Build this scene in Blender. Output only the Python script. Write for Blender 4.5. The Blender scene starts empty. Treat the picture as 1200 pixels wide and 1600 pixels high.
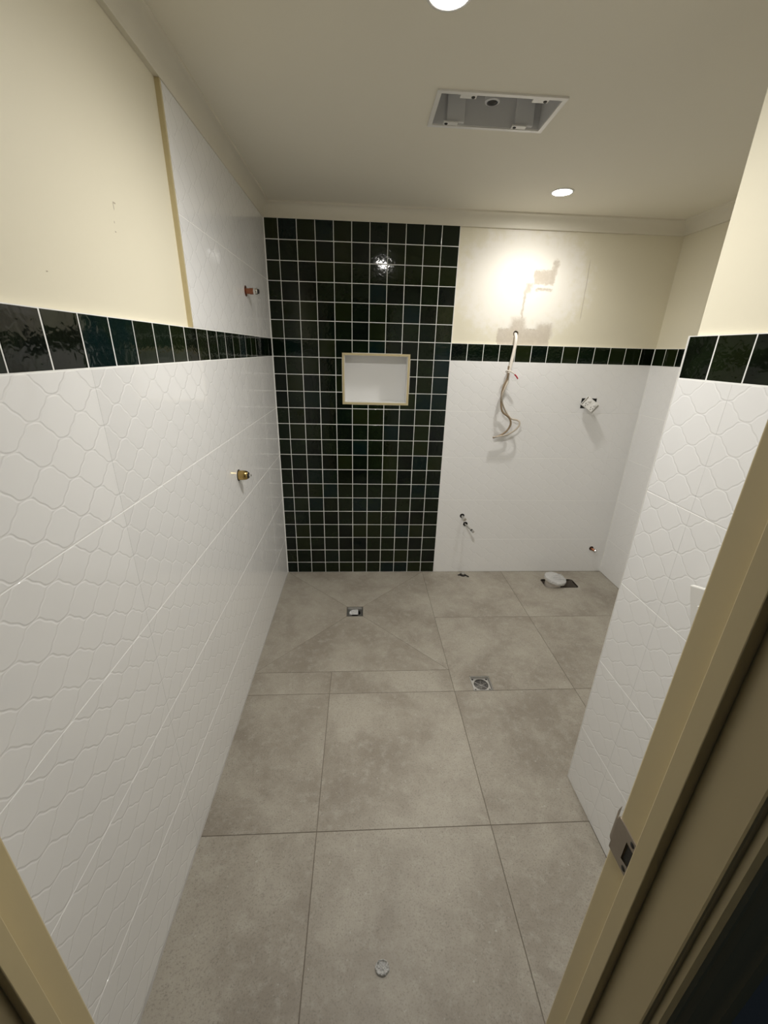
import bpy, bmesh, math, random
from mathutils import Vector, Matrix
random.seed(7)
scene = bpy.context.scene
COL = scene.collection

# ------------------------------------------------------------------ camera
F_PX = 636.15                      # focal length in pixels of the 1200x1600 frame
YAW, PITCH, ROLL = 0.0607, 0.3773, 0.0270
CAM = Vector((0.544, -2.700, 1.560))
fwd = Vector((math.sin(YAW)*math.cos(PITCH), math.cos(YAW)*math.cos(PITCH), -math.sin(PITCH)))
rgt = Vector((math.cos(YAW), -math.sin(YAW), 0.0))
upv = rgt.cross(fwd)
cr = rgt*math.cos(ROLL) + upv*math.sin(ROLL)
cu = -rgt*math.sin(ROLL) + upv*math.cos(ROLL)
cam_data = bpy.data.cameras.new('camera')
cam_data.sensor_fit = 'VERTICAL'
cam_data.sensor_height = 24.0
cam_data.lens = F_PX/1600.0*24.0
cam_data.clip_start = 0.01
camera = bpy.data.objects.new('camera', cam_data)
COL.objects.link(camera)
camera.matrix_world = Matrix(((cr.x, cu.x, -fwd.x, CAM.x), (cr.y, cu.y, -fwd.y, CAM.y), (cr.z, cu.z, -fwd.z, CAM.z), (0, 0, 0, 1)))
scene.camera = camera

# ------------------------------------------------------------------ world, exposure
world = bpy.data.worlds.new('world')
scene.world = world
world.use_nodes = True
world.node_tree.nodes['Background'].inputs[0].default_value = (0.55, 0.75, 1.0, 1)
world.node_tree.nodes['Background'].inputs[1].default_value = 0.02
LAMP_L = 225.0                     # radiance of the downlight lenses
LAMP_W = 56.0                      # beam of each downlight
LAMP_C = (1.0, 0.968, 0.915)
vs = scene.view_settings
vs.view_transform = 'Standard'
vs.look = 'None'
vs.gamma = 1.0
vs.use_curve_mapping = False
vs.exposure = 0.37
try:
    scene.cycles.max_bounces = 12
    scene.cycles.diffuse_bounces = 6
    scene.cycles.glossy_bounces = 6
    scene.cycles.transmission_bounces = 8
    scene.cycles.caustics_reflective = True
    scene.cycles.sample_clamp_indirect = 6.0
    scene.cycles.use_denoising = True
except Exception:
    pass

# ------------------------------------------------------------------ dimensions
PG = 0.102                         # green tile pitch
ZC = 2.2905                        # ceiling
ZB = 2.2225                        # underside of the cornice
Z7, Z6 = 1.5115, 1.6135            # green border band
XR = 2.410                         # right wall tile face
XN, YN = 1.371, -1.617             # projecting wall: tile face and its far edge
YF = -2.400                        # room side of the door wall
YO = -2.508                        # hall side of the door wall
TT = 0.012                         # tile + bed thickness in front of the plaster
WP_U, WP_V = 0.6145, 0.309         # white tile pitch
GAP = 0.0025

# ------------------------------------------------------------------ material helpers
def new_mat(name):
    m = bpy.data.materials.new(name)
    m.use_nodes = True
    nt = m.node_tree
    b = nt.nodes['Principled BSDF']
    return m, nt, b

class N:
    """tiny node-graph helper"""
    def __init__(s, nt): s.nt = nt
    def node(s, t, **kw):
        n = s.nt.nodes.new(t)
        for k, v in kw.items(): setattr(n, k, v)
        return n
    def link(s, a, b): s.nt.links.new(a, b)
    def put(s, sock, v):
        if hasattr(v, 'is_output') or isinstance(v, bpy.types.NodeSocket): s.link(v, sock)
        else: sock.default_value = v
    def m(s, op, a, b=0.0, c=0.0, clamp=False):
        n = s.node('ShaderNodeMath', operation=op, use_clamp=clamp)
        s.put(n.inputs[0], a); s.put(n.inputs[1], b); s.put(n.inputs[2], c)
        return n.outputs[0]
    def mix(s, f, a, b):
        n = s.node('ShaderNodeMix', data_type='RGBA')
        s.put(n.inputs[0], f)
        for sock, v in ((n.inputs[6], a), (n.inputs[7], b)):
            if isinstance(v, bpy.types.NodeSocket): s.link(v, sock)
            else: sock.default_value = (*v, 1) if len(v) == 3 else v
        return n.outputs[2]
    def ramp(s, f, lo, hi, smooth=True):
        n = s.node('ShaderNodeMapRange', interpolation_type='SMOOTHSTEP' if smooth else 'LINEAR')
        s.put(n.inputs[0], f); s.put(n.inputs[1], lo); s.put(n.inputs[2], hi)
        n.inputs[3].default_value = 0; n.inputs[4].default_value = 1
        return n.outputs[0]
    def noise(s, vec, scale, detail=3, rough=0.5, dist=0.0):
        n = s.node('ShaderNodeTexNoise')
        if vec is not None: s.link(vec, n.inputs['Vector'])
        n.inputs['Scale'].default_value = scale; n.inputs['Detail'].default_value = detail
        n.inputs['Roughness'].default_value = rough; n.inputs['Distortion'].default_value = dist
        return n.outputs[0]
    def obj(s): return s.node('ShaderNodeTexCoord').outputs['Object']
    def rnd(s): return s.node('ShaderNodeObjectInfo').outputs['Random']
    def shifted(s, k=17.0):
        """object coordinates shifted per object"""
        n = s.node('ShaderNodeVectorMath', operation='ADD')
        c = s.node('ShaderNodeCombineXYZ')
        r = s.rnd()
        s.link(s.m('MULTIPLY', r, k), c.inputs[0]); s.link(s.m('MULTIPLY', r, k*1.7), c.inputs[1]); s.link(s.m('MULTIPLY', r, k*0.6), c.inputs[2])
        s.link(s.obj(), n.inputs[0]); s.link(c.outputs[0], n.inputs[1])
        return n.outputs[0]
    def bump(s, h, strength=1.0, dist=1.0, normal=None):
        n = s.node('ShaderNodeBump')
        n.inputs['Strength'].default_value = strength; n.inputs['Distance'].default_value = dist
        s.link(h, n.inputs['Height'])
        if normal is not None: s.link(normal, n.inputs['Normal'])
        return n.outputs[0]

def plain(name, col, rough=0.5, metal=0.0, noise=0.0, nscale=30, bump=0.0, bscale=200):
    m, nt, b = new_mat(name); g = N(nt)
    b.inputs['Roughness'].default_value = rough
    b.inputs['Metallic'].default_value = metal
    if noise > 0:
        f = g.noise(g.obj(), nscale, 4, 0.6)
        dk = tuple(c*(1-noise) for c in col); lt = tuple(min(1, c*(1+noise)) for c in col)
        g.link(g.mix(f, dk, lt), b.inputs['Base Color'])
    else:
        b.inputs['Base Color'].default_value = (*col, 1)
    if bump > 0:
        h = g.m('MULTIPLY', g.noise(g.obj(), bscale, 3), bump)
        g.link(g.bump(h), b.inputs['Normal'])
    return m

# white wall tile with an embossed lantern lattice
def white_tile_mat():
    m, nt, b = new_mat('white_glazed_tile'); g = N(nt)
    wx, wz, A, B2 = 0.6120/5, 0.3068/4, 0.060, 0.50
    sp = g.node('ShaderNodeSeparateXYZ'); g.link(g.obj(), sp.inputs[0])
    x = g.m('DIVIDE', sp.outputs[0], wx); y = g.m('DIVIDE', sp.outputs[1], wz)
    a = g.m('ADD', g.m('ADD', x, y), 0.5); bb = g.m('ADD', g.m('SUBTRACT', x, y), 0.5)
    tau = 2*math.pi
    def dist(p, q):
        wav = g.m('ADD', g.m('SINE', g.m('MULTIPLY', q, tau)), g.m('MULTIPLY', g.m('SINE', g.m('MULTIPLY', q, 2*tau)), B2))
        f = g.m('SUBTRACT', p, g.m('MULTIPLY', wav, A))
        t = g.m('ABSOLUTE', g.m('SUBTRACT', g.m('FRACT', g.m('ADD', f, 0.5)), 0.5))
        c = g.m('MULTIPLY', g.m('ADD', g.m('COSINE', g.m('MULTIPLY', q, tau)), g.m('MULTIPLY', g.m('COSINE', g.m('MULTIPLY', q, 2*tau)), 2*B2)), tau*A)
        gx = g.m('DIVIDE', g.m('SUBTRACT', 1.0, c), wx); gy = g.m('DIVIDE', g.m('ADD', 1.0, c), wz)
        gl = g.m('SQRT', g.m('ADD', g.m('MULTIPLY', gx, gx), g.m('MULTIPLY', gy, gy)))
        return g.m('DIVIDE', t, gl)
    d = g.m('MINIMUM', dist(a, bb), dist(bb, a))
    groove = g.ramp(d, 0.0002, 0.0034)
    dome = g.ramp(d, 0.0, 0.022)
    h = g.m('ADD', g.m('MULTIPLY', groove, 0.00047), g.m('MULTIPLY', dome, 0.00005))
    h = g.m('ADD', h, g.m('MULTIPLY', g.noise(g.shifted(), 26, 2), 0.00003))
    g.link(g.bump(h), b.inputs['Normal'])
    b.inputs['Base Color'].default_value = (0.86, 0.86, 0.855, 1)
    b.inputs['Roughness'].default_value = 0.045
    b.inputs['IOR'].default_value = 1.72
    return m

def green_tile_mat():
    m, nt, b = new_mat('green_glazed_tile'); g = N(nt)
    r = g.rnd()
    v = g.shifted(31)
    f1, f2, f3 = (g.m('FRACT', g.m('MULTIPLY', r, k)) for k in (7.13, 13.7, 41.9))
    c1 = g.mix(f1, (0.0024, 0.0070, 0.0036), (0.0120, 0.0165, 0.0038))          # bottle green to olive
    c2 = g.mix(g.m('MULTIPLY', g.ramp(f2, 0.70, 0.95), 0.85), c1, (0.0022, 0.0110, 0.0120))   # some teal tiles
    c2 = g.mix(g.m('MULTIPLY', g.ramp(f3, 0.55, 0.95), 0.8), c2, (0.0020, 0.0032, 0.0024))   # some nearly black
    cl = g.noise(v, 14, 4, 0.6)
    c3 = g.mix(g.m('MULTIPLY', g.ramp(cl, 0.40, 0.78), 0.6), c2, (0.0110, 0.0190, 0.0070))
    g.link(c3, b.inputs['Base Color'])
    b.inputs['Specular IOR Level'].default_value = 0.30
    b.inputs['Roughness'].default_value = 0.07
    b.inputs['IOR'].default_value = 1.5
    amp = g.m('ADD', 0.00026, g.m('MULTIPLY', g.m('FRACT', g.m('MULTIPLY', r, 29.3)), 0.00036))
    h = g.m('MULTIPLY', g.noise(v, 56, 1.5, 0.5, 0.4), amp)
    h = g.m('ADD', h, g.m('MULTIPLY', g.noise(v, 22, 1), 0.00025))
    g.link(g.bump(h), b.inputs['Normal'])
    return m

def floor_tile_mat():
    m, nt, b = new_mat('grey_porcelain_floor_tile'); g = N(nt)
    v = g.shifted(23)
    big = g.noise(v, 3.2, 5, 0.62, 0.3)
    mid = g.noise(v, 26, 5, 0.7)
    fine = g.noise(v, 210, 3, 0.7)
    c = g.mix(g.ramp(big, 0.32, 0.70), (0.262, 0.231, 0.187), (0.392, 0.362, 0.303))
    c = g.mix(g.m('MULTIPLY', g.ramp(mid, 0.46, 0.74), 0.55), c, (0.43, 0.405, 0.35))
    c = g.mix(g.m('MULTIPLY', g.ramp(fine, 0.48, 0.76), 0.60), c, (0.125, 0.112, 0.095))
    sp = g.noise(v, 95, 2, 0.5)
    c = g.mix(g.m('MULTIPLY', g.ramp(sp, 0.70, 0.78), 0.5), c, (0.55, 0.53, 0.49))
    g.link(c, b.inputs['Base Color'])
    g.link(g.m('ADD', 0.40, g.m('MULTIPLY', mid, 0.22)), b.inputs['Roughness'])
    b.inputs['Specular IOR Level'].default_value = 0.4
    g.link(g.bump(g.m('MULTIPLY', fine, 0.00018)), b.inputs['Normal'])
    return m

def paint_mat(name, col, rough=0.55, fleck=True):
    m, nt, b = new_mat(name); g = N(nt)
    v = g.obj()
    f = g.noise(v, 2.3, 4, 0.6)
    c = g.mix(f, tuple(x*0.965 for x in col), col)
    g.link(c, b.inputs['Base Color'])
    b.inputs['Roughness'].default_value = rough
    h = g.m('MULTIPLY', g.noise(v, 260, 3, 0.6), 0.00012)
    g.link(g.bump(h), b.inputs['Normal'])
    return m

# painted back wall: cream paint with filler and a bare plaster repair (object coords = world coords)
def patched_paint_mat(col):
    m, nt, b = new_mat('cream_paint_with_plaster_repair'); g = N(nt)
    co = g.obj()
    sp = g.node('ShaderNodeSeparateXYZ'); g.link(co, sp.inputs[0])
    nz = g.m('SUBTRACT', g.noise(co, 22, 4, 0.65), 0.5)
    nz2 = g.m('SUBTRACT', g.noise(co, 60, 3, 0.6), 0.5)
    X = g.m('ADD', sp.outputs[0], g.m('ADD', g.m('MULTIPLY', nz, 0.055), g.m('MULTIPLY', nz2, 0.012)))
    Z = g.m('ADD', sp.outputs[2], g.m('ADD', g.m('MULTIPLY', nz2, 0.030), g.m('MULTIPLY', nz, 0.02)))
    def rect(x0, x1, z0, z1, s=0.006, shear=0.0):
        Xs = g.m('SUBTRACT', X, g.m('MULTIPLY', g.m('SUBTRACT', Z, z0), shear)) if shear else X
        a = g.m('MULTIPLY', g.ramp(Xs, x0-s, x0+s), g.m('SUBTRACT', 1.0, g.ramp(Xs, x1-s, x1+s)))
        c = g.m('MULTIPLY', g.ramp(Z, z0-s, z0+s), g.m('SUBTRACT', 1.0, g.ramp(Z, z1-s, z1+s)))
        return g.m('MULTIPLY', a, c)
    def mx(*l):
        o = l[0]
        for k in l[1:]: o = g.m('MAXIMUM', o, k)
        return o
    bare = mx(rect(1.385, 1.715, 1.600, 1.705), rect(1.455, 1.545, 1.68, 1.765, 0.02), rect(1.62, 1.72, 1.66, 1.735, 0.02),
              rect(1.565, 1.690, 1.948, 2.025, 0.008), rect(1.66, 1.690, 1.995, 2.08, 0.010, 0.22),
              rect(1.520, 1.560, 1.905, 1.955, 0.012), rect(1.51, 1.525, 1.76, 1.92, 0.006, 0.06),
              rect(1.585, 1.690, 1.915, 1.930, 0.006))
    streak = g.m('ADD', 0.55, g.m('MULTIPLY', g.noise(co, 46, 3, 0.7), 0.75), clamp=True)
    bare = g.m('MULTIPLY', bare, streak)
    r2 = g.m('ADD', g.m('POWER', g.m('DIVIDE', g.m('SUBTRACT', sp.outputs[0], 1.50), 0.42), 2.0),
             g.m('POWER', g.m('DIVIDE', g.m('SUBTRACT', sp.outputs[2], 1.95), 0.32), 2.0))
    fill = g.m('MULTIPLY', g.ramp(g.m('ADD', r2, g.m('MULTIPLY', nz, 1.6)), 1.25, 0.45), 0.85)
    base = g.mix(g.noise(co, 2.3, 4, 0.6), tuple(x*0.965 for x in col), col)
    c = g.mix(fill, base, (0.84, 0.81, 0.75))
    c = g.mix(g.m('MULTIPLY', bare, 0.9), c, (0.52, 0.46, 0.38))
    # fine pencil-like crack right of the repair
    cr_ = g.m('ABSOLUTE', g.m('SUBTRACT', g.m('SUBTRACT', sp.outputs[0], 1.889), g.m('MULTIPLY', g.m('SUBTRACT', g.noise(co, 9, 3), 0.5), 0.020)))
    crack = g.m('MULTIPLY', g.m('SUBTRACT', 1.0, g.ramp(cr_, 0.0008, 0.0035)),
                g.m('MULTIPLY', g.ramp(sp.outputs[2], 1.75, 1.79), g.m('SUBTRACT', 1.0, g.ramp(sp.outputs[2], 2.06, 2.10))))
    c = g.mix(g.m('MULTIPLY', crack, 0.6), c, (0.42, 0.36, 0.28))
    g.link(c, b.inputs['Base Color'])
    b.inputs['Roughness'].default_value = 0.6
    h = g.m('ADD', g.m('MULTIPLY', g.noise(co, 260, 3, 0.6), 0.00012), g.m('MULTIPLY', bare, -0.0012))
    g.link(g.bump(h), b.inputs['Normal'])
    return m

def scuffed_paint_mat(col):
    m, nt, b = new_mat('cream_paint_with_scuffs'); g = N(nt)
    v = g.obj(); sp = g.node('ShaderNodeSeparateXYZ'); g.link(v, sp.inputs[0])
    c = g.mix(g.noise(v, 2.3, 4, 0.6), tuple(x*0.965 for x in col), col)
    Y, Z = sp.outputs[1], g.m('ADD', sp.outputs[2], g.m('MULTIPLY', g.m('SUBTRACT', g.noise(v, 160, 2), 0.5), 0.004))
    f = None
    for y_, z_, hy, hz in SCUFFS:
        d = g.m('MAXIMUM', g.m('DIVIDE', g.m('ABSOLUTE', g.m('SUBTRACT', Y, y_)), hy), g.m('DIVIDE', g.m('ABSOLUTE', g.m('SUBTRACT', Z, z_)), hz))
        k = g.m('SUBTRACT', 1.0, g.ramp(d, 0.6, 1.1))
        f = k if f is None else g.m('MAXIMUM', f, k)
    c = g.mix(g.m('MULTIPLY', f, 0.7), c, (0.22, 0.17, 0.11))
    g.link(c, b.inputs['Base Color'])
    b.inputs['Roughness'].default_value = 0.5
    g.link(g.bump(g.m('MULTIPLY', g.noise(v, 260, 3, 0.6), 0.00012)), b.inputs['Normal'])
    return m
SCUFFS = [(-1.5715, 1.8455, 0.0016, 0.008), (-1.566, 1.8525, 0.006, 0.0016), (-1.5805, 1.8125, 0.0014, 0.0022), (-1.5825, 1.7940, 0.003, 0.0016), (-1.845, 1.6755, 0.0030, 0.0014)]

CREAM = (0.77, 0.725, 0.578)
M = {}
M['white_tile'] = white_tile_mat()
M['green_tile'] = green_tile_mat()
M['floor_tile'] = floor_tile_mat()
M['cream'] = paint_mat('cream_wall_paint', CREAM)
M['patched'] = patched_paint_mat(CREAM)
M['scuffed'] = scuffed_paint_mat(CREAM)
M['ceiling'] = paint_mat('ceiling_paint', (0.80, 0.765, 0.655), 0.7)
M['cornice'] = paint_mat('cornice_paint', (0.76, 0.725, 0.62), 0.55)
M['white_grout'] = plain('white_grout', (0.86, 0.86, 0.84), 0.85, noise=0.05, nscale=60)
M['floor_grout'] = plain('brown_grey_floor_grout', (0.185, 0.160, 0.130), 0.9, noise=0.2, nscale=40)
M['silicone'] = plain('glossy_grey_silicone', (0.40, 0.385, 0.36), 0.08)
M['niche'] = plain('niche_white_gloss', (0.80, 0.80, 0.79), 0.22)
M['trim'] = plain('champagne_tile_trim', (0.60, 0.51, 0.30), 0.38, 0.15, noise=0.06, nscale=18)
M['frame'] = plain('cream_gloss_door_paint', (0.62, 0.515, 0.290), 0.33, noise=0.05, nscale=9, bump=0.00006, bscale=90)
M['hall_wall'] = paint_mat('hall_paint', (0.45, 0.45, 0.44))
M['hall_floor'] = plain('hall_floor_boards', (0.08, 0.055, 0.035), 0.5, noise=0.3, nscale=12)
M['brass'] = plain('brass', (0.50, 0.36, 0.14), 0.24, 1.0, noise=0.12, nscale=60)
M['copper'] = plain('dark_copper', (0.36, 0.15, 0.085), 0.38, 1.0, noise=0.25, nscale=90)
M['chrome'] = plain('chrome', (0.72, 0.71, 0.69), 0.16, 1.0)
M['steel'] = plain('brushed_steel', (0.55, 0.54, 0.52), 0.33, 1.0, noise=0.12, nscale=70)
M['strike'] = plain('dull_steel_strike', (0.33, 0.29, 0.245), 0.42, 1.0, noise=0.18, nscale=40)
M['black'] = plain('black_rubber_and_hole_shade', (0.012, 0.011, 0.010), 0.6)  # also on the blocks that put shade into the latch and outlet holes
M['void'] = plain('dark_cavity', (0.02, 0.016, 0.013), 0.9, noise=0.3, nscale=50)
M['white_plastic'] = plain('white_plastic', (0.78, 0.77, 0.74), 0.32)
M['grey_plastic'] = plain('grey_housing_plastic', (0.62, 0.62, 0.62), 0.55, noise=0.04, nscale=20)
M['pvc'] = plain('pvc_pipe', (0.66, 0.60, 0.53), 0.4, noise=0.08, nscale=30)
M['cable'] = plain('tan_cable_sheath', (0.27, 0.20, 0.125), 0.42, noise=0.08, nscale=40)
M['cable_pale'] = plain('pale_cable_sheath', (0.48, 0.42, 0.34), 0.42)
M['conduit'] = plain('white_conduit', (0.78, 0.73, 0.65), 0.35)
M['red'] = plain('red_tape', (0.45, 0.012, 0.03), 0.4)
M['bracket'] = plain('grey_bracket', (0.70, 0.70, 0.70), 0.5)

def film_mat():
    m, nt, b = new_mat('crinkled_plastic_film'); g = N(nt)
    b.inputs['Base Color'].default_value = (0.90, 0.90, 0.89, 1)
    b.inputs['Roughness'].default_value = 0.06
    b.inputs['Transmission Weight'].default_value = 0.40
    v = g.obj()
    w = g.node('ShaderNodeTexVoronoi'); w.inputs['Scale'].default_value = 85; g.link(v, w.inputs['Vector'])
    h = g.m('ADD', g.m('MULTIPLY', w.outputs['Distance'], 0.0035), g.m('MULTIPLY', g.noise(v, 60, 4, 0.7, 1.0), 0.005))
    g.link(g.bump(h), b.inputs['Normal'])
    return m
M['film'] = film_mat()

def lamp_mat(name, k):
    m, nt, b = new_mat(name)
    b.inputs['Base Color'].default_value = (0.8, 0.8, 0.8, 1)
    b.inputs['Emission Color'].default_value = (*LAMP_C, 1)
    b.inputs['Emission Strength'].default_value = LAMP_L*k
    return m
LAMP_K = (1.0, 0.70)                 # lens brightness of the near and the far lamp
M['lamp_near'] = lamp_mat('lit_downlight_lens', LAMP_K[0])
M['lamp_far'] = lamp_mat('lit_downlight_lens_far', LAMP_K[1])

# ------------------------------------------------------------------ geometry helpers
def empty(name, loc=(0, 0, 0)):
    o = bpy.data.objects.new(name, None); COL.objects.link(o); o.location = loc
    o.empty_display_size = 0.05
    return o

def tag(o, label=None, cat=None, kind=None, group=None):
    if label: o['label'] = label
    if cat: o['category'] = cat
    if kind: o['kind'] = kind
    if group: o['group'] = group
    return o

def link_mesh(name, me, mat, parent=None, matrix=None):
    o = bpy.data.objects.new(name, me); COL.objects.link(o)
    if mat is not None and not me.materials: me.materials.append(mat)
    if parent is not None: o.parent = parent
    if matrix is not None:
        if parent is not None:
            off, p_ = Vector(), parent
            while p_ is not None: off += Vector(p_.location); p_ = p_.parent
            o.matrix_local = Matrix.Translation(-off) @ matrix
        else: o.matrix_world = matrix
    return o

def from_bm(name, bm, mat, parent=None, matrix=None, smooth=False):
    bmesh.ops.recalc_face_normals(bm, faces=bm.faces[:])
    me = bpy.data.meshes.new(name)
    bm.to_mesh(me); bm.free()
    if smooth:
        for p in me.polygons: p.use_smooth = True
    return link_mesh(name, me, mat, parent, matrix if matrix is not None else Matrix())

def smooth_by_angle(o, deg=35):
    me = o.data
    bm = bmesh.new(); bm.from_mesh(me)
    for f in bm.faces: f.smooth = True
    for e in bm.edges:
        e.smooth = len(e.link_faces) == 2 and e.calc_face_angle(0.0) < math.radians(deg)
    bm.to_mesh(me); bm.free()
    return o

def add_box(bm, x0, x1, y0, y1, z0, z1, bev=0.0, mat4=None):
    vs_ = [bm.verts.new((x, y, z)) for x in (x0, x1) for y in (y0, y1) for z in (z0, z1)]
    idx = ((0, 1, 3, 2), (4, 6, 7, 5), (0, 4, 5, 1), (2, 3, 7, 6), (0, 2, 6, 4), (1, 5, 7, 3))
    fs = [bm.faces.new([vs_[i] for i in f]) for f in idx]
    bmesh.ops.recalc_face_normals(bm, faces=fs)
    allv = vs_
    if bev > 0:
        es = list({e for f in fs for e in f.edges})
        r = bmesh.ops.bevel(bm, geom=es, offset=bev, segments=2, profile=0.5, affect='EDGES')
        allv = list({v for f in r['faces'] for v in f.verts} | {v for f in fs if f.is_valid for v in f.verts})
    if mat4 is not None: bmesh.ops.transform(bm, matrix=mat4, verts=[v for v in allv if v.is_valid])
    return allv

def box(name, ext, mat, parent=None, bev=0.0, mat4=None):
    bm = bmesh.new(); add_box(bm, *ext, bev=bev, mat4=mat4)
    return from_bm(name, bm, mat, parent)

def add_tube(bm, pts, rad, seg=12, cap=True):
    pts = [Vector(p) for p in pts]
    rads = rad if isinstance(rad, (list, tuple)) else [rad]*len(pts)
    t0 = (pts[1]-pts[0]).normalized()
    nrm = t0.orthogonal().normalized()
    rings = []
    for i, p in enumerate(pts):
        t = ((pts[min(i+1, len(pts)-1)]-pts[max(i-1, 0)])).normalized()
        nrm = (nrm - t*nrm.dot(t)).normalized()
        bi = t.cross(nrm)
        rings.append([bm.verts.new(p + (nrm*math.cos(2*math.pi*k/seg)+bi*math.sin(2*math.pi*k/seg))*rads[i]) for k in range(seg)])
    for a, b_ in zip(rings, rings[1:]):
        for k in range(seg):
            bm.faces.new((a[k], a[(k+1) % seg], b_[(k+1) % seg], b_[k]))
    if cap:
        bm.faces.new(rings[0][::-1]); bm.faces.new(rings[-1])

def catmull(pts, n=8):
    pts = [Vector(p) for p in pts]
    P = [pts[0]*2-pts[1]] + pts + [pts[-1]*2-pts[-2]]
    out = []
    for i in range(1, len(P)-2):
        for k in range(n):
            t = k/n
            a, b_, c, d = P[i-1], P[i], P[i+1], P[i+2]
            out.append(0.5*((2*b_)+(c-a)*t+(2*a-5*b_+4*c-d)*t*t+(3*b_-a-3*c+d)*t**3))
    out.append(pts[-1])
    return out

def tube(name, pts, rad, mat, parent=None, seg=12):
    bm = bmesh.new(); add_tube(bm, pts, rad, seg)
    return smooth_by_angle(from_bm(name, bm, mat, parent), 50)

def lathe(name, prof, mat, parent=None, base=(0, 0, 0), axis=(0, 0, 1), seg=28):
    """profile = [(radius, height)] turned about an axis; closed when ends have radius 0"""
    bm = bmesh.new()
    rings = []
    for r, h in prof:
        if r < 1e-6: rings.append([bm.verts.new((0, 0, h))])
        else: rings.append([bm.verts.new((r*math.cos(2*math.pi*k/seg), r*math.sin(2*math.pi*k/seg), h)) for k in range(seg)])
    for a, b_ in zip(rings, rings[1:]):
        for k in range(seg):
            k2 = (k+1) % seg
            if len(a) == 1 and len(b_) == 1: continue
            if len(a) == 1: bm.faces.new((a[0], b_[k], b_[k2]))
            elif len(b_) == 1: bm.faces.new((a[k], a[k2], b_[0]))
            else: bm.faces.new((a[k], a[k2], b_[k2], b_[k]))
    q = Vector((0, 0, 1)).rotation_difference(Vector(axis).normalized())
    bmesh.ops.transform(bm, matrix=Matrix.Translation(base) @ q.to_matrix().to_4x4(), verts=bm.verts[:])
    return smooth_by_angle(from_bm(name, bm, mat, parent), 40)

def cut(o, cutters):
    """boolean difference with a list of bmesh builders in world space, baked into the mesh"""
    tmp = []
    for build in cutters:
        bm = bmesh.new(); build(bm)
        bmesh.ops.recalc_face_normals(bm, faces=bm.faces[:])
        me = bpy.data.meshes.new('tmp'); bm.to_mesh(me); bm.free()
        c = bpy.data.objects.new('tmp', me); COL.objects.link(c)
        md = o.modifiers.new('cut', 'BOOLEAN'); md.operation = 'DIFFERENCE'; md.solver = 'EXACT'; md.object = c
        tmp.append(c)
    bpy.context.view_layer.update()
    dg = bpy.context.evaluated_depsgraph_get()
    me = bpy.data.meshes.new_from_object(o.evaluated_get(dg), depsgraph=dg)
    o.modifiers.clear()
    old = o.data; o.data = me
    me.name = old.name
    if old.users == 0: bpy.data.meshes.remove(old)
    for c in tmp:
        d = c.data; bpy.data.objects.remove(c); bpy.data.meshes.remove(d)
    return o

def cutbox(*ext): return lambda bm: add_box(bm, *ext)
def cutcyl(p, q, r, seg=24): return lambda bm: add_tube(bm, [p, q], r, seg)

# wall frames: u along the wall, v up, n out of the face
FR = {
    'left':  (Vector((0, 0, 0)),   Vector((0, 1, 0)),  Vector((0, 0, 1))),
    'back':  (Vector((0, 0, 0)),   Vector((1, 0, 0)),  Vector((0, 0, 1))),
    'right': (Vector((XR, 0, 0)),  Vector((0, -1, 0)), Vector((0, 0, 1))),
    'nib':   (Vector((XN, 0, 0)),  Vector((0, -1, 0)), Vector((0, 0, 1))),
    'nibend': (Vector((0, YN, 0)), Vector((-1, 0, 0)), Vector((0, 0, 1))),
    'floor': (Vector((0, 0, 0)),   Vector((1, 0, 0)),  Vector((0, 1, 0))),
}
MESH_CACHE = {}
def tile(name, parent, frame, u0, u1, v0, v1, mat, ref=None, bev=0.0012, thick=0.009, gap=GAP, tilt=0.0, cutters=None, gapu=None):
    """one tile: a slab with eased edges whose origin is the corner of the uncut tile"""
    O, U, V = FR[frame]; n = U.cross(V)
    ru, rv = ref if ref else (u0, v1)
    g = gap/2
    h = g if gapu is None else gapu/2
    a0, a1, b0, b1 = u0+h-ru, u1-h-ru, v0+g-rv, v1-g-rv
    if a1-a0 < 0.003 or b1-b0 < 0.003: return None
    key = (mat.name, round(a0, 5), round(a1, 5), round(b0, 5), round(b1, 5), bev, thick)
    me = None if cutters else MESH_CACHE.get(key)
    if me is None:
        bm = bmesh.new()
        def ring(i, z): return [bm.verts.new(p) for p in ((a0+i, b0+i, z), (a1-i, b0+i, z), (a1-i, b1-i, z), (a0+i, b1-i, z))]
        r0, r1, r2, r3 = ring(0, -thick), ring(0, -bev), ring(bev*0.3, -bev*0.3), ring(bev, 0)
        bm.faces.new(r0[::-1])
        for p, q in ((r0, r1), (r1, r2), (r2, r3)):
            for k in range(4): bm.faces.new((p[k], p[(k+1) % 4], q[(k+1) % 4], q[k]))
        bm.faces.new(r3)
        me = bpy.data.meshes.new(name); bm.to_mesh(me); bm.free()
        me.materials.append(mat)
        if not cutters: MESH_CACHE[key] = me
    org = O + U*ru + V*rv
    mw = Matrix(((U.x, V.x, n.x, org.x), (U.y, V.y, n.y, org.y), (U.z, V.z, n.z, org.z), (0, 0, 0, 1)))
    if tilt > 0:
        cx, cy = (a0+a1)/2, (b0+b1)/2
        T = Matrix.Translation((cx, cy, 0))
        mw = mw @ T @ Matrix.Rotation(random.uniform(-tilt, tilt), 4, 'X') @ Matrix.Rotation(random.uniform(-tilt, tilt), 4, 'Y') @ T.inverted()
    o = link_mesh(name, me, mat, parent, mw)
    if cutters: cut(o, cutters)
    return o

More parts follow.
